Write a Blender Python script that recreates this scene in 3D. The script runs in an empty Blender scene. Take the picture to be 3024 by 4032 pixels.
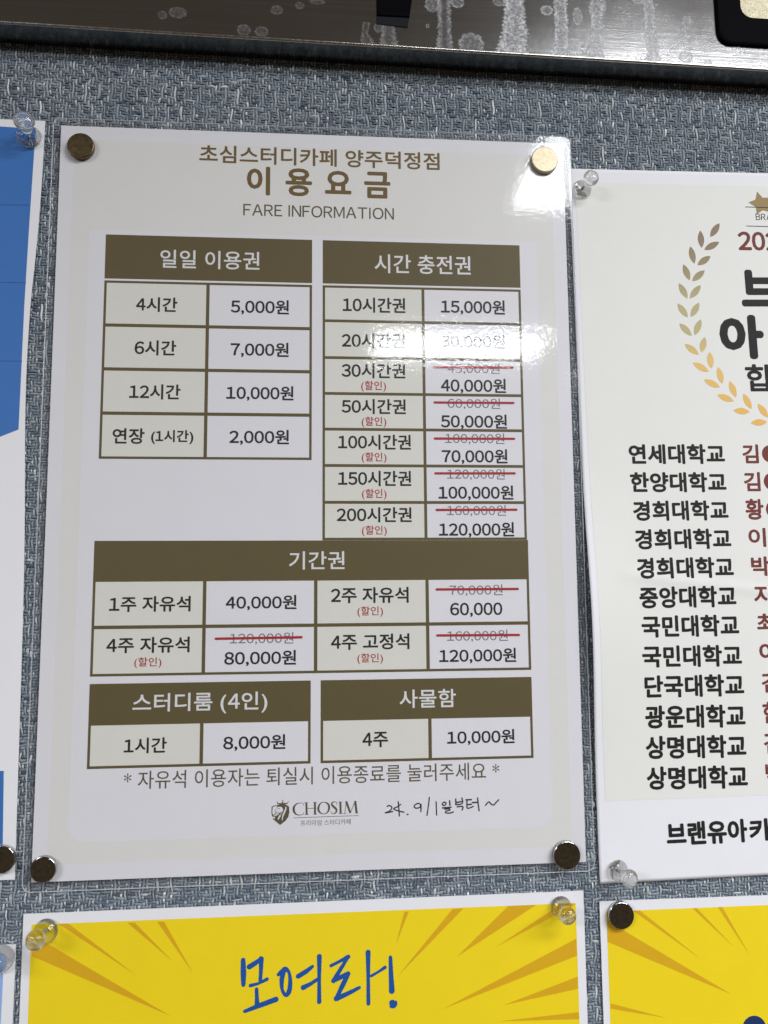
import bpy, math, random
import numpy as np
from mathutils import Vector, Matrix

# ------------------------------------------------------------------ camera, world, lamps, exposure
# all layout is in millimetres on the board: x right, y up, z out of the board; world = (x, -z, y) / 1000
scene = bpy.context.scene
COL = scene.collection
MM = 0.001
BOARD_Z = -1.7                      # board surface in the frame the camera was measured in

def W(x, y, z):
    return (x * MM, -z * MM, y * MM)

CAM_C = [107.5503, 105.5721, 306.1721]
CAM_R = [[0.9969502, -0.007196, 0.0777078], [0.0009307, -0.9945725, -0.1040416], [0.0780348, 0.1037966, -0.9915326]]
cam_data = bpy.data.cameras.new('camera')
cam = bpy.data.objects.new('camera', cam_data)
COL.objects.link(cam)
cam_data.sensor_fit = 'VERTICAL'
cam_data.sensor_height = 24.0
cam_data.sensor_width = 18.0
cam_data.lens = 24.0 * 3028.0 / 4032.0
cam_data.clip_start = 0.01
cam_data.clip_end = 50.0
def dirw(v):
    return Vector((v[0], -v[2], v[1]))
m3 = Matrix((dirw(CAM_R[0]), -dirw(CAM_R[1]), -dirw(CAM_R[2]))).transposed()
cam.matrix_world = Matrix.Translation(W(CAM_C[0], CAM_C[1], CAM_C[2] - BOARD_Z)) @ m3.to_4x4()
scene.camera = cam
cam_data.dof.use_dof = True
cam_data.dof.focus_distance = 0.335
cam_data.dof.aperture_fstop = 16.0

world = bpy.data.worlds.new('World')
scene.world = world
world.use_nodes = True
world.node_tree.nodes['Background'].inputs['Color'].default_value = (0.95, 0.78, 0.58, 1)
world.node_tree.nodes['Background'].inputs['Strength'].default_value = 0.075

def ceiling_or_fill_lamp(name, x0, x1, z0, z1, y, power, color):
    l = bpy.data.lights.new(name, 'AREA')
    l.shape = 'RECTANGLE'
    l.size = (x1 - x0) * MM
    l.size_y = (z1 - z0) * MM
    l.energy = power
    l.color = color
    o = bpy.data.objects.new(name, l)
    COL.objects.link(o)
    o.location = W((x0 + x1) / 2, y, (z0 + z1) / 2)
    return o
# recessed ceiling panels of the lift car: one close to the board on the right, one further back; the last two lamps are added fill
ceiling_or_fill_lamp('ceiling_or_fill_lamp', 395, 1500, 600, 838, 705, 21.5, (0.96, 0.98, 1.0))
ceiling_or_fill_lamp('ceiling_or_fill_lamp', 220, 640, 1440, 1640, 705, 7.6, (0.96, 0.98, 1.0))
ceiling_or_fill_lamp('ceiling_or_fill_lamp', 800, 1700, 1300, 1800, 705, 21.0, (0.96, 0.98, 1.0))  # added fill lamp, right rear, set where the film does not mirror it
ceiling_or_fill_lamp('ceiling_or_fill_lamp', -1600, -800, 1100, 1900, 705, 42.0, (0.97, 0.98, 1.0))  # added fill lamp, left rear, evens out the darker left side

scene.view_settings.view_transform = 'Standard'
scene.view_settings.look = 'None'
scene.view_settings.exposure = 0.0
scene.view_settings.gamma = 1.0
scene.render.engine = 'CYCLES'
scene.cycles.use_denoising = True
scene.cycles.max_bounces = 14
scene.cycles.transmission_bounces = 12
scene.cycles.transparent_max_bounces = 24
scene.cycles.glossy_bounces = 6
scene.cycles.caustics_refractive = True
scene.cycles.caustics_reflective = False
scene.cycles.blur_glossy = 0.6
scene.cycles.sample_clamp_indirect = 4.0

rnd = random.Random(7)
rng = np.random.default_rng(7)

# ------------------------------------------------------------------ measured layout (mm on the board)
TITLE = [('초심스터디카페 양주덕정점', 106.18, 286.91, 100.33, 7.75), ('이 용 요 금', 105.46, 275.82, 59.7, 12.48), ('FARE INFORMATION', 105.5, 263.11, 62.41, 5.09)]
TABLES = [{'cells': [('4시간', 40.23, 221.81, 16.41, 6.15), ('5,000원', 81.53, 221.57, 23.51, 6.43), ('6시간', 40.1, 203.81, 16.41, 6.29), ('7,000원', 81.59, 203.68, 23.37, 6.35),
            ('12시간', 40.33, 185.78, 20.07, 6.22), ('10,000원', 81.87, 185.68, 26.89, 6.28), ('연장', 30.51, 167.77, 12.43, 6.33), ('(1시간)', 47.52, 167.51, 16.55, 5.74),
            ('2,000원', 81.73, 167.69, 23.7, 6.31)],
  'head': ('일일 이용권', 61.15, 241.15, 40.01, 7.77)},
 {'cells': [('10시간권', 128.15, 223.42, 25.94, 6.5), ('15,000원', 169.45, 223.36, 26.99, 6.56), ('20시간권', 127.81, 208.31, 25.92, 6.44), ('30,000원', 169.17, 208.5, 26.86, 6.28),
            ('30시간권', 127.79, 195.7, 26.12, 6.39), ('40,000원', 169.03, 189.87, 27.13, 6.42), ('50시간권', 127.81, 180.77, 26.21, 6.33), ('50,000원', 168.96, 174.85, 27.42, 6.36),
            ('100시간권', 128.04, 166.08, 29.59, 6.27), ('70,000원', 168.95, 160.4, 27.19, 6.3), ('150시간권', 128.01, 151.22, 29.55, 6.31), ('100,000원', 169.2, 145.45, 30.82, 6.24),
            ('200시간권', 127.77, 136.51, 30.12, 6.14), ('120,000원', 169.17, 130.44, 30.78, 6.28)],
  'disc': [('(할인)', 127.77, 189.22, 10.18, 4.45), ('(할인)', 127.84, 174.35, 10.03, 4.41), ('(할인)', 127.81, 159.72, 10.08, 4.37), ('(할인)', 127.77, 144.83, 9.93, 4.32),
           ('(할인)', 127.74, 130.07, 9.98, 4.28)],
  'head': ('시간 충전권', 148.63, 241.37, 40.31, 8.15),
  'old': [('45,000원', 169.21, 197.17, 21.77, 4.73), ('60,000원', 169.04, 182.4, 21.88, 4.69), ('100,000원', 169.13, 167.77, 24.62, 4.75), ('120,000원', 169.37, 153.06, 23.88, 4.71),
          ('160,000원', 169.29, 138.18, 24.19, 4.66)],
  'strike': [(152.74, 197.57, 185.56, 197.85), (152.75, 182.74, 185.52, 182.91), (152.64, 167.74, 185.47, 167.9), (152.65, 153.4, 185.33, 153.55), (152.96, 138.48, 185.7, 138.61)]},
 {'cells': [('1주 자유석', 40.47, 101.72, 30.94, 6.06), ('40,000원', 83.17, 101.86, 27.51, 5.93), ('2주 자유석', 125.82, 104.51, 30.88, 6.31), ('60,000', 168.41, 98.33, 21.2, 5.75),
            ('4주 자유석', 40.14, 86.03, 31.43, 6.09), ('80,000원', 82.98, 80.42, 27.7, 6.04), ('4주 고정석', 125.88, 86.24, 30.99, 6.23), ('120,000원', 168.65, 80.19, 31.0, 5.98)],
  'disc': [('(할인)', 40.19, 79.32, 10.23, 4.04), ('(할인)', 125.89, 98.01, 10.17, 4.19), ('(할인)', 125.79, 79.68, 10.11, 4.14)],
  'head': ('기간권', 104.84, 118.33, 21.97, 7.24),
  'old': [('120,000원', 83.48, 87.98, 24.64, 4.7), ('70,000원', 168.46, 106.12, 21.67, 4.66), ('160,000원', 168.68, 87.98, 24.52, 4.71)],
  'strike': [(65.81, 88.09, 98.87, 88.29), (152.51, 106.53, 185.43, 106.51), (152.56, 88.36, 185.49, 88.19)]},
 {'cells': [('1시간', 40.03, 48.32, 15.96, 5.83), ('8,000원', 81.05, 48.44, 23.68, 5.9)], 'head': ('스터디룸 (4인)', 60.35, 63.7, 51.02, 8.04)},
 {'cells': [('4주', 127.6, 48.56, 10.01, 5.88), ('10,000원', 169.28, 48.57, 26.95, 5.85)], 'head': ('사물함', 148.41, 63.9, 22.36, 7.15)}]
NOTE = ('* 자유석 이용자는 퇴실시 이용종료를 눌러주세요 *', 104.37, 35.61, 143.94, 6.64)
LOGO_WORD = [([(99.94, 24.51), (99.82, 25.31), (98.66, 25.52), (97.37, 25.26), (96.45, 24.38), (96.15, 23.26), (96.46, 22.12), (97.39, 21.26), (98.67, 21.08), (99.84, 21.41), (99.95, 22.02)],
  [0.169, 0.145, 0.193, 0.434, 0.723, 0.868, 0.723, 0.434, 0.241, 0.193, 0.121]),
 ([(100.99, 25.5), (101.12, 21.15)], [0.772, 0.772]), ([(104.27, 25.52), (104.32, 21.14)], [0.772, 0.772]), ([(101.23, 23.41), (104.15, 23.41)], [0.217, 0.217]),
 ([(100.24, 25.57), (101.74, 25.57)], [0.193, 0.193]), ([(100.38, 21.17), (101.87, 21.17)], [0.193, 0.193]), ([(103.52, 25.59), (105.01, 25.59)], [0.193, 0.193]),
 ([(103.57, 21.16), (105.07, 21.16)], [0.193, 0.193]),
 ([(107.59, 25.59), (106.26, 25.01), (105.56, 23.44), (106.03, 21.95), (107.6, 21.18), (109.07, 21.75), (109.7, 23.43), (109.19, 24.93), (107.59, 25.59)],
  [0.193, 0.482, 0.82, 0.627, 0.193, 0.482, 0.82, 0.627, 0.193]),
 ([(112.66, 24.37), (112.57, 25.29), (111.77, 25.6), (110.88, 25.22), (110.78, 24.43), (111.77, 23.49), (112.47, 22.67), (112.28, 21.59), (111.3, 21.16), (110.5, 21.48), (110.41, 22.28)],
  [0.145, 0.169, 0.241, 0.482, 0.675, 0.82, 0.723, 0.53, 0.241, 0.193, 0.121]),
 ([(114.0, 25.36), (114.12, 21.19)], [0.772, 0.772]), ([(113.25, 25.47), (114.76, 25.47)], [0.193, 0.193]), ([(113.36, 21.15), (114.87, 21.15)], [0.193, 0.193]),
 ([(116.29, 25.64), (115.71, 21.14)], [0.217, 0.217]), ([(116.24, 25.64), (117.83, 21.26)], [0.82, 0.723]), ([(119.64, 25.66), (117.88, 21.26)], [0.241, 0.193]),
 ([(119.73, 25.65), (120.24, 21.19)], [0.868, 0.82]), ([(115.1, 21.12), (116.37, 21.13)], [0.193, 0.193]), ([(119.67, 21.14), (120.94, 21.15)], [0.193, 0.193])]
LOGO_LINE = [(96.17, 20.1), (121.01, 20.19)]
LOGO_SUB = ('프리미엄 스터디카페', 108.37, 18.05, 19.21, 2.06)
SHIELD = [(87.73, 24.41), (88.66, 24.83), (90.16, 25.02), (91.9, 25.31), (93.53, 24.92), (94.42, 24.28), (94.53, 22.06), (94.14, 20.49), (93.1, 19.06), (91.07, 17.61), (89.4, 18.95), (88.11, 20.11),
 (89.16, 20.08), (88.92, 20.65), (87.99, 20.79), (87.75, 22.04)]
SHIELD_LIGHT = [[(88.2, 24.28), (89.93, 24.8), (89.71, 24.01), (88.9, 23.13), (89.26, 22.22), (88.45, 21.34), (88.1, 22.25)],
 [(89.94, 24.12), (90.75, 24.39), (91.68, 24.18), (92.2, 23.26), (91.83, 22.41), (90.76, 22.17), (90.49, 21.51), (89.03, 20.87), (88.45, 20.93), (88.8, 21.29), (89.37, 21.99), (88.95, 22.91)],
 [(92.96, 24.37), (93.49, 24.02), (93.27, 23.0), (92.74, 21.78), (92.17, 20.55), (91.9, 19.03), (91.66, 19.89), (91.93, 21.24), (92.43, 22.58), (92.96, 23.47)],
 [(91.92, 22.14), (91.35, 21.03), (90.78, 20.14), (90.27, 19.37), (90.13, 20.05), (90.66, 21.05), (91.46, 22.04)], [(88.34, 20.49), (88.92, 20.38), (89.11, 19.97), (88.46, 20.21)]]
SHIELD_MARKS = [([(90.1, 23.55), (90.87, 23.71)], 0.22), ([(89.02, 22.9), (89.72, 22.09)], 0.2), ([(89.25, 22.4), (90.53, 22.45)], 0.15), ([(88.8, 20.99), (89.95, 21.86), (90.88, 21.83)], 0.15),
 ([(92.34, 22.81), (91.93, 21.91), (91.19, 21.26)], 0.3)]
CROWN = [([(90.09, 25.47), (93.65, 25.48)], 0.42), ([(90.16, 25.47), (89.81, 26.32)], 0.22), ([(93.65, 25.48), (94.22, 26.19)], 0.22), ([(91.95, 25.53), (91.95, 26.1)], 0.25),
 ([(91.67, 25.99), (91.94, 26.84), (92.25, 26.02), (91.95, 25.76), (91.67, 25.99)], 0.12), ([(90.16, 25.47), (91.21, 25.21), (91.95, 25.58), (92.83, 25.23), (93.65, 25.48)], 0.2)]
HAND = [[(132.06, 23.26), (132.76, 23.59), (133.66, 23.21), (133.81, 22.48), (132.89, 21.48), (131.22, 20.89), (132.59, 21.06), (134.16, 21.3)],
 [(137.25, 23.84), (135.94, 23.0), (134.57, 22.31), (136.23, 21.53), (138.59, 20.94)], [(136.35, 24.94), (136.6, 22.25), (136.75, 19.56)], [(139.85, 20.0), (140.1, 20.11)],
 [(145.22, 23.46), (144.16, 24.08), (142.93, 23.53), (142.56, 22.81), (143.38, 22.29), (144.75, 22.6), (145.22, 23.76), (145.2, 22.29), (145.13, 20.98)],
 [(148.52, 26.16), (148.11, 23.09), (147.51, 19.45)], [(151.13, 24.47), (151.21, 21.83), (151.27, 19.48)],
 [(154.4, 24.23), (153.56, 23.67), (153.92, 23.07), (154.78, 23.19), (155.01, 23.92), (154.31, 24.32)], [(156.46, 24.67), (156.56, 22.99)], [(153.66, 22.11), (156.97, 22.25)],
 [(154.51, 21.59), (156.2, 21.68), (156.5, 21.23), (155.05, 20.84), (154.8, 20.32), (156.02, 20.05), (157.87, 20.46)], [(158.87, 25.28), (158.89, 23.22)],
 [(161.27, 25.65), (161.45, 23.59), (158.89, 23.13)], [(159.15, 24.01), (161.0, 24.25)], [(159.37, 22.33), (161.58, 22.41), (161.32, 21.09)], [(162.86, 24.87), (165.02, 24.9)],
 [(163.32, 24.71), (163.27, 21.92), (164.5, 21.88), (165.74, 22.35)], [(163.44, 23.0), (164.99, 23.19)], [(167.5, 25.48), (167.7, 23.12), (168.02, 20.61)], [(165.46, 23.77), (167.31, 23.78)],
 [(170.59, 22.59), (171.48, 23.6), (172.1, 23.82), (172.86, 22.97), (173.78, 22.65), (174.88, 23.65), (175.83, 24.51)]]
LEAVES = [(278.86, 264.02, 274.43, 257.69), (270.03, 260.42, 270.25, 252.6), (278.29, 255.52, 271.34, 251.78), (265.19, 253.14, 266.6, 245.41), (274.02, 249.01, 267.98, 244.82),
 (261.69, 244.99, 264.15, 237.94), (271.08, 242.53, 265.25, 237.58), (259.31, 236.47, 262.73, 229.82), (268.93, 235.87, 263.85, 229.85), (258.25, 227.48, 262.48, 221.43),
 (267.85, 228.09, 263.89, 221.69), (258.66, 218.68, 263.86, 213.35), (268.26, 220.72, 265.1, 213.65), (260.56, 209.69, 266.51, 205.15), (269.59, 212.96, 267.78, 206.11),
 (263.66, 201.63, 270.57, 197.78), (271.31, 206.45, 271.76, 199.12), (268.17, 194.28, 275.11, 191.09), (274.76, 199.88, 276.2, 192.59), (273.76, 187.79, 280.85, 185.15),
 (279.45, 193.9, 281.95, 186.8), (280.4, 181.15, 287.73, 180.58), (285.23, 188.49, 288.47, 181.79), (287.84, 175.84, 295.01, 176.29), (291.41, 184.18, 295.63, 178.21)]
AW_TEXT = [('연세대학교', 254.78, 162.19, 41.58, 8.47, 0.0086), ('한양대학교', 254.82, 150.3, 41.47, 8.51, 0.0048), ('경희대학교', 255.22, 138.41, 41.05, 8.45, 0.0087), ('경희대학교', 255.53, 126.58, 41.41, 8.48, 0.0084),
 ('경희대학교', 255.77, 114.71, 41.68, 8.71, 0.0074), ('중앙대학교', 256.16, 102.79, 41.64, 8.84, 0.0082), ('국민대학교', 256.61, 91.02, 41.84, 8.87, 0.0037), ('국민대학교', 256.77, 78.9, 42.53, 8.81, -0.0043),
 ('단국대학교', 257.24, 67.0, 42.25, 8.96, -0.0016), ('광운대학교', 257.16, 54.84, 42.21, 9.21, -0.0094), ('상명대학교', 256.96, 42.86, 42.02, 9.13, -0.0093), ('상명대학교', 256.92, 30.87, 41.98, 9.15, -0.0115)]
AW_NAME = [('김', 286.9, 162.52, 7.07, 8.11, 0.007), ('김', 286.9, 150.71, 7.17, 8.17, 0.0043), ('황', 287.24, 139.01, 7.91, 8.83, 0.0015), ('이', 287.65, 127.2, 7.59, 7.92, -0.0013),
 ('박', 288.37, 115.24, 8.12, 8.09, 0.0016), ('지', 288.52, 103.38, 7.55, 8.26, -0.0012), ('최', 289.45, 91.76, 8.2, 8.08, 0.0037), ('이', 289.53, 79.96, 7.79, 8.02, 0.0012),
 ('김', 289.71, 67.73, 7.44, 8.08, 0.0142), ('한', 289.58, 55.74, 7.71, 8.63, -0.0003), ('김', 289.13, 43.58, 7.13, 8.41, -0.0017), ('박', 289.2, 31.79, 7.41, 7.91, -0.0053)]
AW_DISC = [(295.65, 162.58, 3.72), (295.72, 150.74, 3.72), (295.97, 138.97, 3.77)]
AW_BOTTOM = [('브랜유아', 259.89, 9.51, 33.45, 9.16, 0.0186), ('카', 282.11, 9.89, 9.48, 8.74, 0.0196)]
AW_BIG = [('브', 296.87, 235.26, 20.16, 16.45, 0.0245), ('아', 286.01, 213.27, 19.74, 19.53, 0.0192), ('합', 292.83, 195.47, 12.38, 11.88, 0.0149)]
AW_YEAR = [('202', 296.1, 256.41, 18.57, 8.6, 0.0164)]
AW_BRA = [('BRA', 299.12, 267.58, 7.27, 2.92, 0.0187)]
AW_STAR = [(292.5, 273.99), (295.83, 275.4), (296.75, 279.16), (299.22, 276.38), (303.56, 276.61), (301.91, 273.87), (302.4, 269.79), (298.87, 270.54), (296.05, 268.72), (295.77, 271.92)]
AW_LINES = [[(291.03, 271.87), (304.26, 271.91)], [(290.98, 263.16), (303.96, 263.19)]]
AW_PANEL = [(215.21, 280.58), (316.76, 281.9), (299.59, 23.28), (218.67, 22.68)]
AW_PAPER = [(212.6, 286.6), (330, 288.2), (330, -7.0), (215.5, -8.6)]
BL_PAPER = [(-6.26, 298.81), (-6.12, 0.89)]
BL_PANEL = [(-24.46, 295.93), (-18.44, 295.75), (-10.77, 295.3), (-10.48, 287.82), (-11.29, 252.19), (-11.82, 220.87), (-12.01, 170.2), (-18.91, 167.2)]
BL_LINES = [[(-23.01, 262.24), (-11.2, 262.64)], [(-21.61, 229.79), (-11.5, 230.05)], [(-20.22, 197.61), (-11.77, 197.75)]]
BL_LOW = [(-13.43, 40.01), (-12.05, 39.98), (-11.29, 13.46), (-12.29, 13.49)]
Y1_PAPER = [(-2.54, -11.09), (208.41, -10.46)]
Y1_PANEL = [(0.52, -15.14), (205.21, -14.99)]
Y1_RAYS = [[(0.37, -19.47), (6.7, -22.65), (51.14, -49.47), (0.64, -26.42)], [(9.95, -15.55), (13.47, -15.6), (38.59, -34.8)], [(34.76, -16.08), (37.44, -16.1), (51.63, -30.41)],
 [(45.72, -16.2), (48.19, -16.21), (59.11, -34.83)], [(138.41, -16.1), (140.16, -16.05), (135.07, -27.91)], [(157.09, -15.8), (161.38, -15.69), (135.28, -39.74)],
 [(178.89, -15.35), (190.0, -15.18), (158.46, -33.29)], [(196.98, -17.16), (201.92, -14.84), (205.13, -15.15), (205.09, -16.1), (173.5, -30.43)],
 [(205.35, -28.58), (205.38, -34.89), (152.74, -51.87)], [(205.51, -42.52), (205.36, -46.98), (175.86, -51.62)], [(205.41, -55.43), (205.46, -58.0), (174.31, -57.27)]]
BRUSH = [([(77.57, -31.08), (77.74, -35.74), (77.79, -39.79)], 1.55), ([(79.9, -33.57), (82.08, -32.34), (84.44, -30.77)], 1.5), ([(84.25, -30.94), (84.23, -34.83), (84.01, -38.7)], 1.5),
 ([(80.41, -40.2), (83.4, -39.56), (86.51, -38.21)], 1.2), ([(82.67, -41.61), (82.82, -44.59), (82.97, -47.26)], 1.5), ([(78.4, -49.18), (84.09, -47.31), (89.88, -45.51)], 1.5),
 ([(90.76, -36.78), (92.0, -35.88), (93.38, -34.74), (94.77, -36.48), (95.17, -39.79), (94.68, -43.05), (93.44, -44.18), (92.17, -42.04), (92.02, -38.75), (92.63, -36.09), (93.38, -35.22)], 1.35),
 ([(98.11, -37.7), (100.82, -36.26), (103.46, -34.45)], 1.4), ([(100.02, -41.79), (102.85, -40.54), (105.87, -38.76)], 1.4), ([(106.05, -30.95), (106.0, -39.37), (106.01, -47.14)], 1.55),
 ([(110.43, -34.45), (113.6, -33.08), (116.92, -31.53)], 1.3), ([(116.92, -31.65), (114.24, -35.52), (111.38, -39.9)], 1.3), ([(111.38, -39.96), (113.91, -38.81), (116.9, -37.44)], 1.3),
 ([(116.9, -37.56), (114.86, -41.56), (112.32, -46.23)], 1.4), ([(112.45, -46.24), (116.76, -44.64), (121.08, -42.74)], 1.5), ([(124.46, -30.21), (124.47, -39.58), (124.49, -48.59)], 1.5),
 ([(125.69, -38.73), (128.26, -37.45), (130.83, -35.93)], 1.1), ([(132.97, -32.38), (133.12, -38.14), (133.39, -44.49)], 1.6), ([(133.54, -48.76), (133.73, -49.01)], 2.7)]
Y2_PAPER = [(214.76, -14.68), (283.86, -14.9)]
Y2_PANEL = [(217.37, -18.56), (283.64, -18.46)]
Y2_RAYS = [[(217.43, -30.26), (217.57, -22.05), (226.02, -27.32), (266.61, -51.73)], [(228.39, -18.53), (231.08, -18.51), (255.26, -38.39)], [(252.44, -18.6), (254.25, -18.59), (268.81, -34.41)],
 [(262.87, -18.57), (264.69, -18.56), (275.07, -37.78)], [(218.06, -52.84), (217.98, -54.77), (240.16, -59.2)]]
Y2_DISC = (275.18, -64.89, 4.9)
LB_PAPER = [(-4.73, -21.87)]
LB_PANEL = [(-8.85, -30.97), (-9.04, -49.48)]
PINS = [(-12.61, 291.32, 0.9, 0.1588, 0.1093, 0.9812, 1.2), (218.09, 277.25, 0.9, 0.145, 0.0857, 0.9857, 0.98), (222.52, -3.51, 0.9, 0.2057, -0.0471, 0.9775, 0.98),
 (5.91, -17.51, 0.9, -0.1056, 0.0266, 0.9941, 1.05), (199.32, -16.24, 0.9, 0.0294, -0.0317, 0.9991, 0.98), (-10.05, -26.68, 0.9, 0.168, 0.2025, 0.9648, 1.15)]
MAGNETS = [(8.63, 287.31, 1.9, 5.38), (201.2, 288.34, 3.6, 5.73), (4.74, 5.08, 3.5, 4.7), (201.88, 3.34, 2.0, 5.34), (-10.95, 8.55, 0.8, 4.98), (222.98, -20.1, 0.8, 5.07)]
SLOT = [(129.02, 353.57), (129.27, 343.87), (142.98, 343.83), (145.02, 354.49)]
SLOT_LIP = [(129.17, 343.75), (142.98, 343.71), (142.19, 339.45), (129.15, 340.33)]
BEZ_OUT = [(275.47, 364.41), (275.78, 359.66), (276.13, 345.01), (277.61, 340.85), (281.37, 338.82), (298.94, 338.55), (309.97, 338.41)]
BEZ_IN = [(286.27, 365.04), (286.35, 360.27), (286.52, 355.28), (287.87, 352.86), (290.66, 351.59), (299.69, 350.66), (310.77, 350.67)]
STREAKS = [[(157.72, 354.59, 2.92), (157.72, 344.6, 2.92), (157.75, 336.32, 3.03), (157.78, 331.93, 3.71), (157.65, 330.01, 3.82)],
 [(187.49, 356.3, 4.72), (187.8, 347.92, 4.49), (187.69, 343.46, 5.39), (187.26, 336.78, 5.96), (186.62, 332.32, 6.74), (186.03, 329.25, 7.42)],
 [(207.63, 357.51, 3.15), (207.67, 349.98, 3.03), (207.77, 341.34, 2.92), (207.16, 333.85, 3.37), (206.6, 328.4, 5.84)],
 [(223.92, 358.45, 4.27), (223.72, 353.2, 3.71), (223.35, 346.22, 2.81), (222.77, 339.26, 2.7), (222.21, 334.62, 3.37), (220.63, 328.81, 5.17)],
 [(245.93, 359.72, 2.25), (246.54, 354.48, 2.47), (246.74, 346.33, 2.58), (247.15, 339.38, 2.47), (247.4, 332.46, 2.81), (247.41, 327.85, 3.6)],
 [(134.25, 340.56, 2.92), (134.11, 335.08, 3.15), (134.43, 330.18, 4.49)], [(125.07, 341.16, 1.57), (124.28, 336.19, 1.46), (125.53, 330.81, 3.37)]]
BLOBS = [(168.92, 333.06, 5.65, 5.81), (152.78, 350.41, 3.26, 3.49), (163.3, 352.12, 3.04, 2.56), (201.61, 350.65, 2.83, 2.33), (214.91, 348.65, 2.07, 4.19), (262.95, 348.49, 2.07, 3.14),
 (260.55, 343.11, 2.17, 2.09), (261.88, 330.3, 3.26, 2.79), (285.79, 337.9, 0.98, 0.81), (241.93, 357.44, 2.61, 1.4), (249.68, 355.83, 0.65, 0.58), (253.8, 332.78, 0.43, 0.47),
 (239.86, 331.1, 0.33, 0.35), (150.58, 340.79, 0.76, 0.93), (130.15, 338.8, 2.17, 2.33), (271.56, 328.18, 2.17, 1.16), (271.13, 333.78, 0.43, 0.47), (181.37, 353.43, 3.04, 2.09),
 (48.04, 341.06, 3.8, 2.56), (41.98, 339.61, 1.96, 1.86), (74.72, 334.69, 2.83, 2.56), (81.94, 333.4, 2.83, 2.33), (88.06, 344.41, 2.61, 2.09), (97.42, 346.97, 1.96, 1.63),
 (104.73, 348.98, 3.26, 1.16), (129.98, 338.79, 1.74, 1.86)]
SHEETZ = [-0.006717156681940813, -0.1037393190927413, 0.056125630673247585, 0.14619242755840964, -0.07098654054216388, 0.4809323082630865, 0.03680610927249848, 0.037650277501763495]
SX = {'A': 19.27, 'B': 102.64, 'C': 107.0, 'D': 189.79, 'E': 18.64, 'F': 190.17, 'G': 102.54, 'Hh': 106.38, 'V2': 148.5}
SY = {'h1b': 231.73,
 'h1t': 250.84,
 'h3b': 110.33,
 'h3t': 126.45,
 'h4b': 56.06,
 'h4t': 71.59,
 'q1': 216.44,
 'q2': 200.94,
 'q3': 186.0,
 'q4': 171.27,
 'q5': 156.41,
 'q6': 141.51,
 'r1': 212.92,
 'r2': 194.87,
 'r3': 176.91,
 'r4': 158.58,
 's1': 92.89,
 's2': 74.33,
 'u1': 40.1}
# ------------------------------------------------------------------ surfaces of the papers
def sheet_z(x, y):
    x = min(max(x, -3.5), 213.5); y = min(max(y, -3.5), 300.5)
    u = x / 105 - 1; v = y / 148.5 - 1; b = SHEETZ
    z = (b[0]*(1-u*u) + b[1]*(1-v*v) + b[2]*(1-u*u)*v + b[3]*(1-v*v)*u + b[4]*(1-u*u)*(1-v*v) + b[5]*u*v + b[6]*(1-v*v)*v + b[7]*(1-u*u)*u)
    return z - BOARD_Z

def award_z(x, y):
    return 0.8 + 4.6*math.exp(-((y-92)/42)**2)*math.exp(-max(x-213, 0)/26) + 0.35*math.exp(-((y-112+0.12*(x-230))/2.2)**2)*min(1, max(0, (x-226)/12))

def flat_z(x, y):
    return 0.6

# ------------------------------------------------------------------ mesh helpers
def mesh_obj(name, verts, faces, mat, parent=None, origin=(0, 0, 0), smooth=False, raw=False):
    """verts in board mm; origin = parent's base in board mm"""
    ox, oy, oz = (0, 0, 0) if raw else W(*origin)
    if raw:
        co = [tuple(v) for v in verts]
    else:
        co = [(v[0]*MM-ox, -v[2]*MM-oy, v[1]*MM-oz) for v in verts]
    me = bpy.data.meshes.new(name)
    me.from_pydata(co, [], faces)
    me.materials.append(mat)
    if smooth:
        me.polygons.foreach_set('use_smooth', [True]*len(me.polygons))
    me.update()
    o = bpy.data.objects.new(name, me)
    COL.objects.link(o)
    if parent:
        o.parent = parent
    elif not raw:
        o.location = (ox, oy, oz)
    return o

def thing(name, label, cat, base, group=None):
    o = bpy.data.objects.new(name, None)
    o.empty_display_size = 0.01
    COL.objects.link(o)
    o.location = W(*base)
    o['label'] = label; o['category'] = cat
    if group:
        o['group'] = group
    o['_base'] = base
    return o

def add(name, vf, mat, par, smooth=False):
    """a part (or sub-part): par is (object, base)"""
    return mesh_obj(name, vf[0], vf[1], mat, par[0], par[1], smooth)

def join(*vfs):
    V, F = [], []
    for v, f in vfs:
        n = len(V); V += list(v); F += [tuple(i+n for i in q) for q in f]
    return V, F

def lin(a, b, step):
    n = max(1, int(math.ceil(abs(b-a)/step)))
    return [a+(b-a)*i/n for i in range(n+1)]

def grid_patch(surf, P00, P10, P11, P01, dz, step=5, thick=0, left=None):
    """bilinear patch on a surface, optional thickness downwards"""
    nu = max(1, int(math.ceil(math.dist(P00, P10)/step))); nv = max(1, int(math.ceil(math.dist(P00, P01)/step)))
    V = []
    for j in range(nv+1):
        t = j/nv
        for i in range(nu+1):
            s = i/nu
            x = (1-s)*(1-t)*P00[0]+s*(1-t)*P10[0]+s*t*P11[0]+(1-s)*t*P01[0]
            y = (1-s)*(1-t)*P00[1]+s*(1-t)*P10[1]+s*t*P11[1]+(1-s)*t*P01[1]
            V.append((x, y, surf(x, y)+dz))
    F = []
    w = nu+1
    for j in range(nv):
        for i in range(nu):
            a = j*w+i
            F.append((a, a+1, a+w+1, a+w))
    if thick:
        n = len(V)
        V += [(x, y, z-thick) for x, y, z in V]
        F += [tuple(reversed([k+n for k in f])) for f in list(F)]
        ring = [i for i in range(w)] + [j*w+nu for j in range(1, nv+1)] + [nv*w+i for i in range(nu-1, -1, -1)] + [j*w for j in range(nv-1, 0, -1)]
        for a, b in zip(ring, ring[1:]+ring[:1]):
            F.append((b, a, a+n, b+n))
    return V, F

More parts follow.
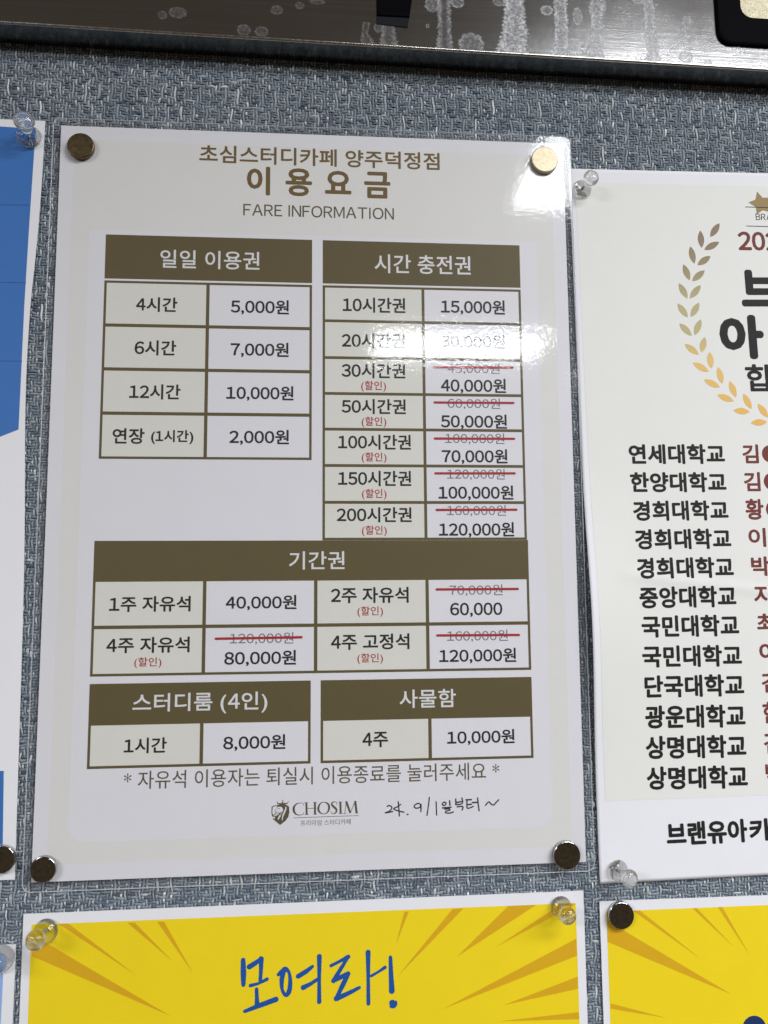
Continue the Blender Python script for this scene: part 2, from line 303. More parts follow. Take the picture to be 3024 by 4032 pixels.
def rect(surf, x0, x1, y0, y1, dz, step=5, thick=0):
    return grid_patch(surf, (x0, y0), (x1, y0), (x1, y1), (x0, y1), dz, step, thick)

def rounded_rect(surf, x0, x1, y0, y1, r, dz, step=5, corners=(1, 1, 1, 1)):
    """scan-line grid whose ends follow rounded corners (bl, br, tr, tl)"""
    ys = sorted(set(lin(y0, y1, step) + [y0+r*(1-math.cos(a*math.pi/16)) for a in range(9)] + [y1-r*(1-math.cos(a*math.pi/16)) for a in range(9)]))
    nu = max(1, int((x1-x0)/step))
    V, F = [], []
    for y in ys:
        def inset(c_lo, c_hi):
            if y < y0+r and c_lo:
                d = y0+r-y
            elif y > y1-r and c_hi:
                d = y-(y1-r)
            else:
                return 0
            return r-math.sqrt(max(r*r-d*d, 0))
        a = x0+inset(corners[0], corners[3]); b = x1-inset(corners[1], corners[2])
        for i in range(nu+1):
            x = a+(b-a)*i/nu
            V.append((x, y, surf(x, y)+dz))
    w = nu+1
    for j in range(len(ys)-1):
        for i in range(nu):
            a = j*w+i
            F.append((a, a+1, a+w+1, a+w))
    return V, F

def poly(surf, pts, dz, step=4):
    """flat print polygon, edges subdivided, fan from the centroid in rings so that it follows the surface"""
    P = []
    for a, b in zip(pts, pts[1:]+pts[:1]):
        n = max(1, int(math.dist(a, b)/step))
        for i in range(n):
            P.append((a[0]+(b[0]-a[0])*i/n, a[1]+(b[1]-a[1])*i/n))
    from mathutils.geometry import tessellate_polygon
    tris = tessellate_polygon([[Vector((p[0], p[1], 0)) for p in P]])
    V = [(p[0], p[1], surf(*p)+dz) for p in P]
    F = []
    for t in tris:
        a, b, c = (P[k] for k in t)
        s = (b[0]-a[0])*(c[1]-a[1])-(b[1]-a[1])*(c[0]-a[0])
        F.append(tuple(t) if s > 0 else tuple(reversed(t)))
    return V, F

def disc(surf, cx, cy, r, dz, n=32):
    return poly(surf, [(cx+r*math.cos(2*math.pi*i/n), cy+r*math.sin(2*math.pi*i/n)) for i in range(n)], dz, 99)

def smooth_line(P, W_, per=6):
    if len(P) < 3:
        n = 5
        return [(P[0][0]+(P[-1][0]-P[0][0])*i/n, P[0][1]+(P[-1][1]-P[0][1])*i/n) for i in range(n+1)], [W_[0]+(W_[-1]-W_[0])*i/n for i in range(n+1)]
    closed = math.dist(P[0], P[-1]) < 1e-6
    Q, R_ = [], []
    for i in range(len(P)-1):
        p1, p2 = P[i], P[i+1]
        p0 = P[i-1] if i > 0 else (P[-2] if closed else p1)
        p3 = P[i+2] if i+2 < len(P) else (P[1] if closed else p2)
        for k in range(per):
            t = k/per
            c = [0.5*((2*p1[d])+(-p0[d]+p2[d])*t+(2*p0[d]-5*p1[d]+4*p2[d]-p3[d])*t*t+(-p0[d]+3*p1[d]-3*p2[d]+p3[d])*t**3) for d in (0, 1)]
            Q.append(tuple(c)); R_.append(W_[i]+(W_[i+1]-W_[i])*t)
    Q.append(P[-1]); R_.append(W_[-1])
    return Q, R_

def ribbon(surf, P, w, dz, cap=True):
    """an ink stroke: w is full width (number or one per point)"""
    W_ = list(w) if isinstance(w, (list, tuple)) else [w]*len(P)
    Q, R_ = smooth_line(P, W_)
    n = len(Q)
    L, Rr = [], []
    for i in range(n):
        a = Q[max(i-1, 0)]; b = Q[min(i+1, n-1)]
        dx, dy = b[0]-a[0], b[1]-a[1]
        l = math.hypot(dx, dy) or 1
        nx, ny = -dy/l, dx/l
        h = R_[i]/2
        L.append((Q[i][0]+nx*h, Q[i][1]+ny*h)); Rr.append((Q[i][0]-nx*h, Q[i][1]-ny*h))
    pts = L+Rr
    F = [(i, n+i, n+i+1, i+1) for i in range(n-1)]
    if cap:
        for i, s in ((0, -1), (n-1, 1)):
            a = Q[max(i-1, 0)]; b = Q[min(i+1, n-1)]
            ang = math.atan2((b[1]-a[1])*s, (b[0]-a[0])*s)
            h = R_[i]/2
            base = len(pts)
            arc = [ang-math.pi/2+math.pi*k/6 for k in range(7)]
            pts += [(Q[i][0]+h*math.cos(t), Q[i][1]+h*math.sin(t)) for t in arc]
            F.append(tuple(base+k for k in range(7)))
    return [(p[0], p[1], surf(*p)+dz+0.0005*(k % n)) for k, p in enumerate(pts)], F

_glyph = {}
def glyph(ch, weight):
    """outline of one character; digits and capitals use the wide forms of the same face as the Hangul"""
    k = (ch, weight)
    if k not in _glyph:
        wide = ch.isdigit() or ('A' <= ch <= 'Z')
        if ch == 'I':
            w = 0.086+2*weight
            _glyph[k] = (np.array([(0.09, 0.0), (0.09+w, 0.0), (0.09+w, 0.735), (0.09, 0.735)]), [(0, 1, 2, 3)], 0.18+w)
            return _glyph[k]
        c = bpy.data.curves.new('lettering', 'FONT')
        c.body = chr(ord(ch)+0xFEE0) if wide else ch
        c.offset = weight; c.resolution_u = 3
        o = bpy.data.objects.new('lettering', c)
        m = o.to_mesh()
        v = np.empty(len(m.vertices)*3); m.vertices.foreach_get('co', v)
        v = v.reshape(-1, 3)[:, :2].copy()
        f = [tuple(p.vertices) for p in m.polygons]
        o.to_mesh_clear()
        bpy.data.objects.remove(o); bpy.data.curves.remove(c)
        lo, hi = v.min(0), v.max(0)
        if ch.isdigit():
            w = hi[0]-lo[0]; adv = 0.60
            if ch != '1':
                v[:, 0] = (v[:, 0]-(lo[0]+hi[0])/2)*(0.52/w)+adv/2
            else:
                v[:, 0] = v[:, 0]-(lo[0]+hi[0])/2+adv/2-0.02
        elif wide:
            v[:, 0] = v[:, 0]-lo[0]+0.045; adv = hi[0]-lo[0]+0.09
        elif ord(ch) < 128:
            v[:, 0] = v[:, 0]-lo[0]+0.06; adv = hi[0]-lo[0]+0.12
        else:
            adv = 0.93
        _glyph[k] = (v, f, adv)
    return _glyph[k]

def glyphs(s, weight, gap):
    V, F, x = [], [], 0.0
    for ch in s:
        if ch == ' ':
            x += 0.27*gap
            continue
        v, f, adv = glyph(ch, weight)
        n = sum(len(q) for q in V)
        w = v.copy(); w[:, 0] += x
        V.append(w); F += [tuple(i+n for i in q) for q in f]
        x += adv
    v = np.concatenate(V)
    lo, hi = v.min(0), v.max(0)
    return (v-(lo+hi)/2)/(hi-lo), F

def text(surf, t, dz, bold=0.0, gap=1.0):
    """bold: stroke growth as a share of the letter height, made by close copies of the outline"""
    s, cx, cy, w, h = t[:5]
    ang = t[5] if len(t) > 5 else 0
    v, f = glyphs(s, 0.0, gap)
    d = bold*h
    ca, sa = math.cos(ang), math.sin(ang)
    sh = [(0, 0)] if d == 0 else [(d*math.cos(k*math.pi/4), d*math.sin(k*math.pi/4)) for k in range(8)]+[(0, 0)]
    w -= 2*d; h -= 2*d
    V, F = [], []
    X0 = [(cx+a*w*ca-b*h*sa, cy+a*w*sa+b*h*ca) for a, b in v]
    zz = [surf(*p)+dz for p in X0]
    for q in f:
        a, b, c = X0[q[0]], X0[q[1]], X0[q[2]]
        F.append(q if (b[0]-a[0])*(c[1]-a[1])-(b[1]-a[1])*(c[0]-a[0]) >= 0 else tuple(reversed(q)))
    FF = []
    for k, (dx, dy) in enumerate(sh):
        n = len(V)
        V += [(p[0]+dx, p[1]+dy, z+0.0015*k) for p, z in zip(X0, zz)]
        FF += [tuple(i+n for i in q) for q in F]
    return V, FF

def revolve(profile, axis, base, n=28):
    """profile [(r, h)] about axis from base, all mm"""
    ax = Vector(axis).normalized()
    u = ax.orthogonal().normalized(); v = ax.cross(u)
    V, F = [], []
    for r, h in profile:
        for k in range(n):
            t = 2*math.pi*k/n
            p = Vector(base)+ax*h+u*(r*math.cos(t))+v*(r*math.sin(t))
            V.append(tuple(p))
    for j in range(len(profile)-1):
        for k in range(n):
            a = j*n+k; b = j*n+(k+1) % n
            F.append((a, b, b+n, a+n))
    F.append(tuple(reversed(range(n))))
    F.append(tuple(range((len(profile)-1)*n, len(profile)*n)))
    return V, F

def box(x0, x1, y0, y1, z0, z1):
    V = [(x0, y0, z0), (x1, y0, z0), (x1, y1, z0), (x0, y1, z0), (x0, y0, z1), (x1, y0, z1), (x1, y1, z1), (x0, y1, z1)]
    return V, [(3, 2, 1, 0), (4, 5, 6, 7), (0, 1, 5, 4), (1, 2, 6, 5), (2, 3, 7, 6), (3, 0, 4, 7)]

# ------------------------------------------------------------------ materials
def mat_new(name):
    m = bpy.data.materials.new(name); m.use_nodes = True
    nt = m.node_tree
    return m, nt, nt.nodes['Principled BSDF']

def coords(nt, scale=(1, 1, 1)):
    g = nt.nodes.new('ShaderNodeNewGeometry')
    mp = nt.nodes.new('ShaderNodeMapping')
    mp.inputs['Scale'].default_value = scale
    nt.links.new(g.outputs['Position'], mp.inputs['Vector'])
    return mp.outputs['Vector']

def noise(nt, vec, scale, detail=3, rough=0.55):
    n = nt.nodes.new('ShaderNodeTexNoise')
    n.inputs['Scale'].default_value = scale; n.inputs['Detail'].default_value = detail; n.inputs['Roughness'].default_value = rough
    nt.links.new(vec, n.inputs['Vector'])
    return n.outputs['Fac']

def ramp(nt, fac, stops):
    r = nt.nodes.new('ShaderNodeValToRGB')
    while len(r.color_ramp.elements) < len(stops):
        r.color_ramp.elements.new(0.5)
    for e, (p, c) in zip(r.color_ramp.elements, stops):
        e.position = p; e.color = (*c, 1)
    nt.links.new(fac, r.inputs['Fac'])
    return r.outputs['Color']

def bump(nt, height, strength, dist):
    b = nt.nodes.new('ShaderNodeBump')
    b.inputs['Strength'].default_value = strength; b.inputs['Distance'].default_value = dist
    nt.links.new(height, b.inputs['Height'])
    return b.outputs['Normal']

def mixed(nt, fac, a, b):
    m = nt.nodes.new('ShaderNodeMix'); m.data_type = 'RGBA'
    for i, v in ((0, fac), (6, a), (7, b)):
        if hasattr(v, 'links'):
            nt.links.new(v, m.inputs[i])
        elif i == 0:
            m.inputs[0].default_value = v
        else:
            m.inputs[i].default_value = (*v, 1)
    return m.outputs[2]

def print_mat(name, col, var=0.05, rough=0.6, spec=0.3, mottle=1800, grain=0.10):
    """ink or bare paper: even colour, faint fibre mottling, fine relief"""
    m, nt, p = mat_new(name)
    v = coords(nt)
    n1 = noise(nt, v, mottle, 4)
    n2 = noise(nt, v, 90, 3)
    c = mixed(nt, n1, tuple(k*(1-var) for k in col), tuple(min(1, k*(1+var)) for k in col))
    c = mixed(nt, n2, c, tuple(k*(1-var*0.8) for k in col))
    nt.links.new(c, p.inputs['Base Color'])
    p.inputs['Roughness'].default_value = rough
    p.inputs['Specular IOR Level'].default_value = spec
    nt.links.new(bump(nt, noise(nt, v, 2600, 3), grain, 0.0001), p.inputs['Normal'])
    return m

M = {}
M['paper'] = print_mat('white_paper', (0.78, 0.77, 0.81))
M['paper_plain'] = print_mat('bond_paper', (0.78, 0.78, 0.82), rough=0.7)
M['beige'] = print_mat('beige_print', (0.765, 0.755, 0.728))
M['award_beige'] = print_mat('warm_grey_print', (0.752, 0.752, 0.725), rough=0.7)
M['cell_beige'] = print_mat('cell_beige_print', (0.745, 0.735, 0.675))
M['olive'] = print_mat('olive_print', (0.108, 0.079, 0.021), var=0.16, grain=0.2)
M['olive_text'] = print_mat('olive_title_print', (0.155, 0.092, 0.022), var=0.12)
M['olive_note'] = print_mat('olive_note_print', (0.10, 0.078, 0.038), var=0.12)
M['white_ink'] = print_mat('reversed_lettering', (0.74, 0.73, 0.74))
M['black'] = print_mat('black_print', (0.007, 0.007, 0.008), var=0.3)
M['black_matte'] = print_mat('charcoal_print', (0.013, 0.013, 0.012), var=0.35, rough=0.7)
M['grey'] = print_mat('grey_print', (0.19, 0.19, 0.22), var=0.12)
M['red'] = print_mat('red_print', (0.40, 0.012, 0.020), var=0.12)
M['maroon'] = print_mat('maroon_print', (0.175, 0.040, 0.034), var=0.18, rough=0.7)
M['blue'] = print_mat('blue_print', (0.040, 0.160, 0.47), var=0.10, rough=0.55)
M['blue_line'] = print_mat('dark_blue_print', (0.018, 0.085, 0.36), rough=0.55)
M['sky_blue'] = print_mat('light_blue_print', (0.27, 0.42, 0.74), rough=0.6)
M['yellow'] = print_mat('yellow_print', (0.84, 0.635, 0.010), var=0.07, grain=0.3)
M['ray'] = print_mat('ochre_print', (0.68, 0.385, 0.010), var=0.12, grain=0.3)
M['brush_blue'] = print_mat('brush_blue_print', (0.010, 0.085, 0.34), var=0.12)
M['navy'] = print_mat('navy_print', (0.012, 0.035, 0.12), var=0.15)
M['pen'] = print_mat('ballpoint_ink', (0.012, 0.013, 0.03), var=0.4)

def foil(name, stops):
    m, nt, p = mat_new(name)
    g = nt.nodes.new('ShaderNodeNewGeometry'); s = nt.nodes.new('ShaderNodeSeparateXYZ')
    nt.links.new(g.outputs['Position'], s.inputs[0])
    r = nt.nodes.new('ShaderNodeMapRange')
    r.inputs[1].default_value = 0.178; r.inputs[2].default_value = 0.262
    nt.links.new(s.outputs['Z'], r.inputs[0])
    c = ramp(nt, r.outputs[0], stops)
    k = nt.nodes.new('ShaderNodeMapRange'); k.inputs[3].default_value = 0.0; k.inputs[4].default_value = 0.25
    nt.links.new(noise(nt, coords(nt), 2200, 3), k.inputs[0])
    nt.links.new(mixed(nt, k.outputs[0], c, (0.6, 0.5, 0.3)), p.inputs['Base Color'])
    p.inputs['Roughness'].default_value = 0.6
    return m
M['leaf'] = foil('laurel_print', [(0.0, (0.72, 0.40, 0.05)), (0.30, (0.70, 0.44, 0.10)), (0.42, (0.42, 0.36, 0.14)), (0.60, (0.38, 0.33, 0.15)), (0.78, (0.22, 0.16, 0.07)), (0.92, (0.15, 0.085, 0.045))])
M['star'] = print_mat('star_print', (0.30, 0.21, 0.08), var=0.15)

def film_mat():
    m = bpy.data.materials.new('laminate_film'); m.use_nodes = True
    nt = m.node_tree
    nt.nodes.clear()
    out = nt.nodes.new('ShaderNodeOutputMaterial')
    tr = nt.nodes.new('ShaderNodeBsdfTransparent'); tr.inputs[0].default_value = (0.97, 0.97, 0.975, 1)
    gl = nt.nodes.new('ShaderNodeBsdfGlossy'); gl.inputs['Roughness'].default_value = 0.06
    df = nt.nodes.new('ShaderNodeBsdfDiffuse'); df.inputs[0].default_value = (0.7, 0.72, 0.75, 1)
    v = coords(nt)
    h1 = noise(nt, v, 620, 2, 0.5)
    h2 = noise(nt, v, 190, 2, 0.5)
    ad = nt.nodes.new('ShaderNodeMath'); ad.operation = 'MULTIPLY_ADD'; ad.inputs[1].default_value = 0.7
    nt.links.new(h2, ad.inputs[0]); nt.links.new(h1, ad.inputs[2])
    nrm = bump(nt, ad.outputs[0], 0.07, 0.0003)
    nt.links.new(nrm, gl.inputs['Normal'])
    g2 = nt.nodes.new('ShaderNodeBsdfGlossy'); g2.inputs['Roughness'].default_value = 0.42
    gm = nt.nodes.new('ShaderNodeMixShader'); gm.inputs[0].default_value = 0.14
    nt.links.new(gl.outputs[0], gm.inputs[1]); nt.links.new(g2.outputs[0], gm.inputs[2])
    # Schlick reflectance, the same from either side of the film
    g = nt.nodes.new('ShaderNodeNewGeometry')
    dt = nt.nodes.new('ShaderNodeVectorMath'); dt.operation = 'DOT_PRODUCT'
    nt.links.new(g.outputs['Incoming'], dt.inputs[0]); nt.links.new(nrm, dt.inputs[1])
    def mth(op, a, b=None):
        q = nt.nodes.new('ShaderNodeMath'); q.operation = op; q.use_clamp = op == 'SUBTRACT'
        for i, v_ in enumerate((a, b)):
            if v_ is None: continue
            if hasattr(v_, 'links'): nt.links.new(v_, q.inputs[i])
            else: q.inputs[i].default_value = v_
        return q.outputs[0]
    sch = mth('ADD', mth('MULTIPLY', mth('POWER', mth('SUBTRACT', 1.0, mth('ABSOLUTE', dt.outputs['Value'])), 5.0), 0.955), 0.045)
    m1 = nt.nodes.new('ShaderNodeMixShader'); m1.inputs[0].default_value = 0.02
    nt.links.new(tr.outputs[0], m1.inputs[1]); nt.links.new(df.outputs[0], m1.inputs[2])
    m2 = nt.nodes.new('ShaderNodeMixShader')
    nt.links.new(sch, m2.inputs[0]); nt.links.new(m1.outputs[0], m2.inputs[1]); nt.links.new(gm.outputs[0], m2.inputs[2])
    nt.links.new(m2.outputs[0], out.inputs[0])
    return m
M['film'] = film_mat()

def edge_mat():
    m, nt, p = mat_new('film_edge_plastic')
    p.inputs['Base Color'].default_value = (0.75, 0.77, 0.80, 1)  # whitened plastic paints in the bright reflection along the film margin
    p.inputs['Roughness'].default_value = 0.18
    p.inputs['Transmission Weight'].default_value = 0.45
    return m
M['film_edge'] = edge_mat()

def clear_mat():
    m, nt, p = mat_new('clear_plastic')
    p.inputs['Base Color'].default_value = (0.97, 0.97, 0.96, 1)
    p.inputs['Roughness'].default_value = 0.03
    p.inputs['IOR'].default_value = 1.47
    p.inputs['Transmission Weight'].default_value = 1.0
    nt.links.new(bump(nt, noise(nt, coords(nt), 420, 2), 0.10, 0.0004), p.inputs['Normal'])
    tr = nt.nodes.new('ShaderNodeBsdfTransparent'); mx = nt.nodes.new('ShaderNodeMixShader'); mx.inputs[0].default_value = 0.74
    nt.links.new(tr.outputs[0], mx.inputs[1]); nt.links.new(p.outputs[0], mx.inputs[2])
    nt.links.new(mx.outputs[0], nt.nodes['Material Output'].inputs[0])
    return m
M['clear'] = clear_mat()

def metal(name, col, rough, spots=None, aniso=0):
    m, nt, p = mat_new(name)
    v = coords(nt)
    n = noise(nt, v, 700, 5, 0.65)
    c = ramp(nt, n, [(0.42, tuple(k*0.72 for k in col)), (0.58, col)]) if spots is None else ramp(nt, n, spots)
    nt.links.new(c, p.inputs['Base Color'])
    p.inputs['Metallic'].default_value = 1.0
    r = nt.nodes.new('ShaderNodeMapRange'); r.inputs[3].default_value = rough*0.8; r.inputs[4].default_value = rough*1.3
    nt.links.new(n, r.inputs[0]); nt.links.new(r.outputs[0], p.inputs['Roughness'])
    return m
M['nickel'] = metal('nickel_plating', (0.50, 0.44, 0.35), 0.12)
M['worn_nickel'] = metal('worn_nickel_plating', (0.3, 0.22, 0.12), 0.34, [(0.36, (0.13, 0.095, 0.05)), (0.64, (0.19, 0.14, 0.08))])
M['bright_nickel'] = metal('bright_nickel_plating', (0.80, 0.70, 0.50), 0.50, [(0.38, (0.42, 0.35, 0.23)), (0.50, (0.50, 0.44, 0.32)), (0.62, (0.54, 0.49, 0.38))])
M['needle'] = metal('needle_steel', (0.7, 0.7, 0.7), 0.12)

def steel_mat():
    m, nt, p = mat_new('brushed_steel')
    v = coords(nt, (6, 300, 4200))
    n = noise(nt, v, 1.0, 4, 0.7)
    v2 = coords(nt, (40, 40, 40))
    n2 = noise(nt, v2, 1.0, 4, 0.6)
    c = ramp(nt, n, [(0.3, (0.38, 0.375, 0.38)), (0.7, (0.54, 0.54, 0.55))])
    nt.links.new(c, p.inputs['Base Color'])
    p.inputs['Metallic'].default_value = 1.0
    r = nt.nodes.new('ShaderNodeMapRange'); r.inputs[3].default_value = 0.13; r.inputs[4].default_value = 0.19
    nt.links.new(n2, r.inputs[0]); nt.links.new(r.outputs[0], p.inputs['Roughness'])
    nt.links.new(bump(nt, n, 0.12, 0.00012), p.inputs['Normal'])
    return m
M['steel'] = steel_mat()
M['shaded_steel'] = metal('shade_darkened_steel', (0.20, 0.20, 0.195), 0.22)  # base colour darkened to put the underside's shade into the steel
M['edge_steel'] = metal('polished_edge_steel', (0.78, 0.76, 0.72), 0.2)

def stain_mat():
    m, nt, p = mat_new('limescale')
    at = nt.nodes.new('ShaderNodeAttribute'); at.attribute_name = 'crust'
    v = coords(nt)
    n = noise(nt, v, 900, 5, 0.7)
    nt.links.new(ramp(nt, n, [(0.35, (0.46, 0.47, 0.50)), (0.62, (0.80, 0.80, 0.83))]), p.inputs['Base Color'])
    p.inputs['Roughness'].default_value = 0.55
    mu = nt.nodes.new('ShaderNodeMath'); mu.operation = 'MULTIPLY'
    k = nt.nodes.new('ShaderNodeMapRange'); k.inputs[1].default_value = 0.3; k.inputs[2].default_value = 0.7; k.inputs[3].default_value = 0.25; k.inputs[4].default_value = 1.15
    nt.links.new(n, k.inputs[0])
    nt.links.new(at.outputs['Fac'], mu.inputs[0]); nt.links.new(k.outputs[0], mu.inputs[1])
    nt.links.new(mu.outputs[0], p.inputs['Alpha'])
    nt.links.new(bump(nt, n, 0.5, 0.0004), p.inputs['Normal'])
    return m
M['stain'] = stain_mat()

def plain(name, col, rough, spec=0.5):
    m, nt, p = mat_new(name)
    n = noise(nt, coords(nt), 300, 3)
    nt.links.new(mixed(nt, n, tuple(k*0.8 for k in col), tuple(k*1.2 for k in col)), p.inputs['Base Color'])
    p.inputs['Roughness'].default_value = rough
    p.inputs['Specular IOR Level'].default_value = spec
    return m
M['black_plastic'] = plain('black_plastic', (0.003, 0.003, 0.004), 0.6, 0.02)
M['lip'] = plain('dark_glossy_plastic', (0.012, 0.013, 0.018), 0.3, 0.25)
def sand_mat():
    m, nt, p = mat_new('sandblasted_metal')
    n = noise(nt, coords(nt), 1500, 4, 0.6)
    nt.links.new(ramp(nt, n, [(0.35, (0.40, 0.36, 0.25)), (0.65, (0.72, 0.66, 0.48))]), p.inputs['Base Color'])
    p.inputs['Metallic'].default_value = 0.5
    p.inputs['Roughness'].default_value = 0.5
    nt.links.new(bump(nt, n, 0.6, 0.0005), p.inputs['Normal'])
    return m
M['sand'] = sand_mat()

def yarn_mat():
    m, nt, p = mat_new('melange_yarn')
    at = nt.nodes.new('ShaderNodeAttribute'); at.attribute_name = 'tone'
    v = coords(nt)
    n = noise(nt, v, 2400, 3, 0.7)
    mr = nt.nodes.new('ShaderNodeMapRange'); mr.inputs[1].default_value = 0.3; mr.inputs[2].default_value = 0.7; mr.inputs[3].default_value = -0.16; mr.inputs[4].default_value = 0.16
    nt.links.new(n, mr.inputs[0])
    ad = nt.nodes.new('ShaderNodeMath'); ad.operation = 'ADD'
    nt.links.new(at.outputs['Fac'], ad.inputs[0]); nt.links.new(mr.outputs[0], ad.inputs[1])
    c = ramp(nt, ad.outputs[0], [(0.0, (0.060, 0.075, 0.105)), (0.3, (0.175, 0.205, 0.245)), (0.6, (0.335, 0.375, 0.405)), (0.8, (0.54, 0.58, 0.59)), (1.0, (0.80, 0.82, 0.81))])
    nt.links.new(c, p.inputs['Base Color'])
    p.inputs['Roughness'].default_value = 0.85
    p.inputs['Specular IOR Level'].default_value = 0.15
    nt.links.new(bump(nt, n, 0.5, 0.0002), p.inputs['Normal'])
    return m
M['yarn'] = yarn_mat()
M['ground_cloth'] = plain('navy_ground_cloth', (0.115, 0.145, 0.19), 0.95, 0.1)

# ------------------------------------------------------------------ the fabric-covered board
BX0, BX1, BY0, BY1 = -75, 345, -95, 346
board = thing('notice_board', 'blue-grey woven fabric notice board behind all the papers', 'notice board', (135, BY0, 0))
bb = (board, (135, BY0, 0))
add('backing_board', box(BX0, BX1, BY0, BY1, -14, -0.75), M['ground_cloth'], bb)

def build_weave():
    pitch, py = 1.30, 1.14
    nx = int((BX1-BX0)/pitch); ny = int((BY1-BY0)/py)
    s = 0; sh = []; d = 1
    for j in range(ny):
        sh.append(s)
        s = (s+rnd.choice((1, -1, 2, 1, -1))) % 4
    up = np.array([[((i-sh[j]) % 4) < 2 for i in range(nx)] for j in range(ny)])
    # random faults, so that the pattern never repeats
    up ^= rng.random(up.shape) < 0.035
    wt = rng.normal(0, .05, nx); ft = rng.normal(0, .05, ny)
    hid = [(2, 208, 2, 295), (222, 400, -4, 282), (-90, -12, 5, 294), (1, 204, -100, -17), (220, 400, -100, -20), (-90, -10, -100, -27)]
    fl = []
    def runs(line):
        a = 0; n = len(line)
        while a < n:
            if line[a]:
                b = a
                while b+1 < n and line[b+1]:
                    b += 1
                yield a, b
                a = b+1
            else:
                a += 1
    def hidden(x, y):
        return any(x > h[0] and x < h[1] and y > h[2] and y < h[3] for h in hid)
    def outside(x, y):
        return x < -42-0.0*y or x > 322 or y < -80
    for i in range(nx):
        x = BX0+(i+.5)*pitch
        for a, b in runs(up[:, i]):
            y = BY0+(a+b+1)/2*py
            if hidden(x, y) or outside(x, y):
                continue
            fl.append((x, y, (b-a+1)*py+0.5, 1, wt[i]+0.10))
    for j in range(ny):
        y = BY0+(j+.5)*py
        for a, b in runs(~up[j]):
            x = BX0+(a+b+1)/2*pitch
            if hidden(x, y) or outside(x, y):
                continue
            fl.append((x, y, (b-a+1)*pitch+0.55, 0, ft[j]-0.08))
    fl = np.array(fl)
    N = len(fl)
    na, nc = 6, 4
    t = np.linspace(0, 1, na); c = np.linspace(-1, 1, nc)
    tone = 0.44+fl[:, 4]+rng.normal(0, .07, N)
    fleck = rng.random(N)
    tone = np.where(fleck < np.where(fl[:, 3] > .5, 0.13, 0.04), tone+0.24, tone)
    tone = np.where(fleck > 0.9, tone-0.2, tone)
    wid = np.where(fl[:, 3] > .5, 0.38, 0.44)*(1+rng.normal(0, .16, N))
    slant = rng.normal(0, .05, N)
    bend = rng.normal(0, .10, N)
    hgt = 0.40*(1+rng.normal(0, .16, N))
    V = np.zeros((N, na, nc, 3)); T = np.zeros((N, na, nc))
    for a in range(na):
        for k in range(nc):
            along = (t[a]-.5)*fl[:, 2]
            taper = 0.72+0.28*math.sin(math.pi*t[a])
            side = c[k]*wid*taper+slant*along+bend*math.sin(math.pi*t[a])
            z = -0.62+hgt*(math.sin(math.pi*t[a])**0.6)*1.25-0.26*abs(c[k])**1.7
            v = fl[:, 3] > .5
            V[:, a, k, 0] = fl[:, 0]+np.where(v, side, along)
            V[:, a, k, 1] = fl[:, 1]+np.where(v, along, side)
            V[:, a, k, 2] = z
            T[:, a, k] = tone
    # shared noise drift of the yarns
    V[..., 0] += 0.18*np.sin(V[..., 1]*0.9+3*np.sin(V[..., 0]*0.13))
    V[..., 1] += 0.18*np.sin(V[..., 0]*0.8+3*np.sin(V[..., 1]*0.11))
    F = []
    base = (np.arange(N)*na*nc)[:, None]
    q = []
    for a in range(na-1):
        for k in range(nc-1):
            o = a*nc+k
            q.append((o, o+nc, o+nc+1, o+1))
    q = np.array(q)
    faces = (base[:, :, None]+q[None]).reshape(-1, 4)
    # vertical floats wind the other way
    flip = np.repeat(fl[:, 3] > .5, len(q))
    faces[flip] = faces[flip][:, ::-1]
    co = V.reshape(-1, 3)
    out = np.empty_like(co)
    ox, oy, oz = W(135, BY0, 0)
    out[:, 0] = co[:, 0]*MM-ox; out[:, 1] = -co[:, 2]*MM-oy; out[:, 2] = co[:, 1]*MM-oz
    me = bpy.data.meshes.new('woven_yarn')
    me.vertices.add(len(out)); me.vertices.foreach_set('co', out.ravel())
    me.loops.add(len(faces)*4); me.loops.foreach_set('vertex_index', faces.ravel().astype(np.int32))
    me.polygons.add(len(faces)); me.polygons.foreach_set('loop_start', np.arange(len(faces), dtype=np.int32)*4)
    me.polygons.foreach_set('use_smooth', np.ones(len(faces), dtype=bool))
    me.update(calc_edges=True)
    at = me.attributes.new('tone', 'FLOAT', 'POINT')
    at.data.foreach_set('value', T.ravel().astype(np.float32))
    me.materials.append(M['yarn'])
    o = bpy.data.objects.new('woven_yarn', me)
    COL.objects.link(o); o.parent = board
    o['kind'] = 'stuff'
    return N
build_weave()

# ------------------------------------------------------------------ steel operating panel above the board
D_ST = 11.8
PX0, PX1, PY1 = -75, 345, 400
def low(x):
    return 330.6-0.0147*(x-133)
steel = thing('steel_panel', 'brushed stainless steel panel with water stains above the notice board', 'steel panel', (135, 330, 0))
sp = (steel, (135, 330, 0))
def steel_plate():
    xs = lin(PX0, PX1, 30)
    r = 0.7
    prof = [(0, 0.2)]+[(r-r*math.cos(a*math.pi/12) , D_ST-r+r*math.sin(a*math.pi/12)) for a in range(7)]   # (offset up from low edge, z)
    V, F = [], []
    rows = [(None, 0.2)]
    for x in xs:
        for dy, z in prof:
            V.append((x, low(x)+dy, z))
        V.append((x, PY1, D_ST))
        V.append((x, PY1, 0.2))
    w = len(prof)+2
    for i in range(len(xs)-1):
        for k in range(w):
            a = i*w+k; b = i*w+(k+1) % w
            F.append((b, a, a+w, b+w))
    F.append(tuple(range(w))); F.append(tuple(reversed(range((len(xs)-1)*w, len(xs)*w))))
    return V, F, len(prof)
v, f, npf = steel_plate()
add('front_plate', (v, f), M['steel'], sp)
